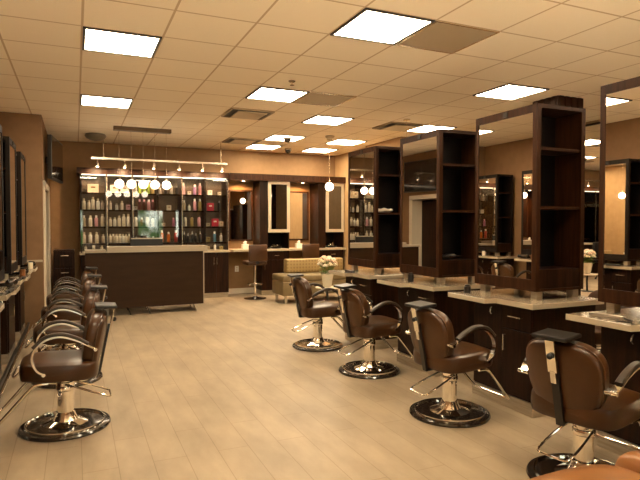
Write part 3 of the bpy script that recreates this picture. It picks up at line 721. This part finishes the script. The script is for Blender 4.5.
wall_mirror(2.90, 3.42, 1.10, 2.17, 'tall dark framed mirror beside the product display, reflecting a globe')
wall_mirror(4.14, 4.70, 1.10, 2.17, 'tall dark framed mirror between the two pale framed cabinets')
for x in (3.12, 4.42):
    t = thing('puck_light', 'small warm round light under the soffit above %s back mirror' % ('left' if x < 4 else 'right'), 'spotlight', (x, 10.86, 2.339))
    obj('ring', lathe(BM(), [(.035, -.012), (.035, -.001)], 20), BRASS, t); obj('bulb', lathe(BM(), [(.022, -.016), (.026, -.0125)], 16), BULB, t)
    l = bpy.data.lights.new('puck', 'SPOT'); l.energy = 42; l.color = (1, .55, .22); l.spot_size = 2.2; l.spot_blend = .9; l.shadow_soft_size = .03
    o = bpy.data.objects.new('puck', l); C.objects.link(o); o.location = (x, 10.88, 2.30); o.rotation_euler = Vector((0, .25, -.5)).to_track_quat('-Z', 'Y').to_euler()
def card(x, y, label):
    t = thing('tissue_holder', label, 'tissue box', (x, y, .9455)); obj('box_body', B(-.07, .07, -.05, .05, .0005, .10, bev=.01), PLASTICW, t)
    bm = BM(); sphere(bm, (0, 0, .12), .05, .8, .4, 1, 12, 8)
    for v in bm.verts: v.co.x += .01 * math.sin(v.co.z * 90); v.co.z = max(v.co.z, .1005)
    obj('tissue', bm, PLASTICW, t, True)
card(3.16, 10.90, 'white tissue box on back counter in front of left mirror'); card(4.34, 10.90, 'white tissue box on back counter in front of right mirror')
t = thing('wall_outlet', 'cream wall outlet in the knee space of back counter', 'outlet', (3.08, BY, .52)); obj('cover', B(-.04, .04, -.008, -.0005, -.06, .06), PLASTICW, t)
bm = BM()
for z in (-.025, .025): box(bm, -.012, .012, -.0095, -.0085, z - .012, z + .012)
obj('socket', bm, CEDGE, t)
def stool(x, y, label):
    t = thing('makeup_chair', label, 'chair', (x, y, 0), 0, 'dark swivel chairs at the back counter')
    obj('base', lathe(BM(), [(.22, .001), (.22, .012), (.05, .03), (.03, .05)], 32), BLACKG, t, True); obj('pole', lathe(BM(), [(.025, .03), (.025, .66)], 16), CHROME, t, True)
    obj('seat', B(-.2, .2, -.16, .22, .66, .74, bev=.025), LEATHER, t, True)
    bm = B(-.185, .185, -.23, -.17, .74, 1.06, bev=.022); obj('backrest', bm, LEATHER, t, True)
    for a in (-.12, .12): pass
    obj('back_post', B(-.03, .03, -.175, -.16, .68, .78), BLACK, t)
    obj('foot_ring', tube(BM(), [(.15 * math.cos(k * PI / 8), .15 * math.sin(k * PI / 8), .28) for k in range(16)], .009, 6, up=Vector((0, 0, 1)), closed=True), CHROME, t, True)
stool(3.20, 10.35, 'dark brown swivel chair standing free at the left back mirror'); stool(4.30, 10.35, 'dark brown swivel chair behind the sofa at the right back mirror')

# ------------------------------------------------------------------ sofa, table, flowers
t = thing('bench_sofa', 'low olive vinyl bench sofa with patterned gold back bolster', 'sofa', (3.42, 9.35, 0))
obj('seat_base', B(0, 1.45, 0, .62, .15, .40, bev=.012), VINYL, t, True)
obj('seat_cushion', B(-.005, 1.455, -.01, .62, .403, .52, bev=.03, seg=3), VINYL, t, True)
obj('back_bolster', B(.22, 1.42, .42, .60, .523, .79, bev=.03, seg=3), TUFT, t, True)
for x in (.05, 1.38):
    for y in (.05, .54): obj('leg', B(x, x + .04, y, y + .04, .001, .149), STEEL, t)
t = thing('side_table', 'small round pale side table holding the flower vase', 'table', (3.93, 8.55, 0))
obj('table_top', lathe(BM(), [(.20, .36), (.205, .37), (.20, .38)], 40), WHITE, t, True); obj('leg', lathe(BM(), [(.02, .015), (.02, .359)], 12), BLACK, t); obj('base', lathe(BM(), [(.14, .001), (.13, .014)], 32), BLACK, t)
t = thing('flower_vase', 'pale vase with bouquet of cream and pink roses near the sofa', 'vase', (3.93, 8.55, .381))
obj('vase', lathe(BM(), [(.06, .001), (.075, .03), (.09, .12), (.115, .24), (.11, .242), (.08, .12), (.05, .02)], 28), mat('milky_glass', (.72, .66, .52), .15, coat=.5), t, True)
FL = [mat('petal_cream', (.80, .70, .48), .6), mat('petal_pink', (.78, .56, .40), .6), mat('petal_white', (.82, .78, .66), .6)]
STEMG = mat('leaf_green', (.13, .22, .04), .5)
for k in range(22):
    a = k * 2.4; zz = 1 - 1.35 * (k + .5) / 22; rr = math.sqrt(max(0, 1 - zz * zz)) * .135; z = .40 + zz * .125 + random.uniform(-.015, .015)
    p = Vector((rr * math.cos(a), rr * math.sin(a), z)); bm = BM()
    sphere(bm, p, .026, sz=.8, u=10, v=8)
    for q in range(9):
        b = q * 2 * PI / 4.5 + k; ro = .020 if q < 5 else .034
        sphere(bm, (p.x + ro * math.cos(b), p.y + ro * math.sin(b), p.z + (.008 if q < 5 else -.006)), .019, sz=.9, u=8, v=6)
    r = obj('rose', bm, FL[k % 3], t, True)
    obj('stem', tube(BM(), [(p.x * .15, p.y * .15, .05), (p.x * .5, p.y * .5, .25), tuple(p - Vector((0, 0, .02)))], .003, 5, 3, Vector((0, 1, 0))), STEMG, r)
bm = BM()
for k in range(90):
    a = random.uniform(0, 6.28); rr = random.uniform(.07, .15); z = random.uniform(.22, .42); d = Vector((math.cos(a), math.sin(a), .3)); s = Vector((-math.sin(a), math.cos(a), 0)) * .026
    c = Vector((rr * math.cos(a), rr * math.sin(a), z))
    v = [bm.verts.new(c - d * .035), bm.verts.new(c + s + Vector((0, 0, .004))), bm.verts.new(c + d * .04), bm.verts.new(c - s + Vector((0, 0, .004)))]; bm.faces.new(v)
o = obj('foliage', bm, STEMG, t); o['kind'] = 'stuff'

# ------------------------------------------------------------------ world, camera, view
w = bpy.data.worlds.new('daylight'); S.world = w; w.use_nodes = True
N = w.node_tree.nodes; L = w.node_tree.links; bg = N['Background']; bg.inputs[1].default_value = 1
tc = N.new('ShaderNodeTexCoord'); n = N.new('ShaderNodeTexNoise'); n.inputs['Scale'].default_value = 26; n.inputs['Detail'].default_value = 5
r = N.new('ShaderNodeValToRGB'); e = r.color_ramp.elements; e[0].position = .42; e[0].color = (.20, .42, .12, 1); e[1].position = .56; e[1].color = (3.4, 3.6, 3.0, 1)
L.new(tc.outputs['Generated'], n.inputs[0]); L.new(n.outputs[0], r.inputs[0])
sp = N.new('ShaderNodeSeparateXYZ'); L.new(tc.outputs['Generated'], sp.inputs[0])
mr = N.new('ShaderNodeMapRange'); mr.inputs[1].default_value = -.10; mr.inputs[2].default_value = -.22; mr.inputs[3].default_value = 0; mr.inputs[4].default_value = 1
L.new(sp.outputs[2], mr.inputs[0])
mx = N.new('ShaderNodeMix'); mx.data_type = 'RGBA'; mx.inputs['B'].default_value = (38, 30, 20, 1)   # very bright lower half, added to light the ceiling from below
L.new(mr.outputs[0], mx.inputs['Factor']); L.new(r.outputs[0], mx.inputs['A']); L.new(mx.outputs['Result'], bg.inputs[0])
cam = bpy.data.cameras.new('camera'); co = bpy.data.objects.new('camera', cam); C.objects.link(co); S.camera = co
cam.sensor_width = 36; cam.lens = 551 / 640 * 36; cam.clip_start = .05
co.location = (0, 0, 1.45); co.rotation_euler = (PI / 2 - .0283, 0, -.4175)
S.view_settings.view_transform = 'Standard'; S.view_settings.look = 'None'; S.view_settings.gamma = 1; S.view_settings.use_curve_mapping = False
S.view_settings.exposure = 1.42
S.cycles.max_bounces = 12; S.cycles.diffuse_bounces = 6; S.cycles.glossy_bounces = 6; S.cycles.transparent_max_bounces = 12
S.cycles.use_denoising = True; S.cycles.sample_clamp_indirect = 8; S.cycles.caustics_reflective = False; S.cycles.caustics_refractive = False
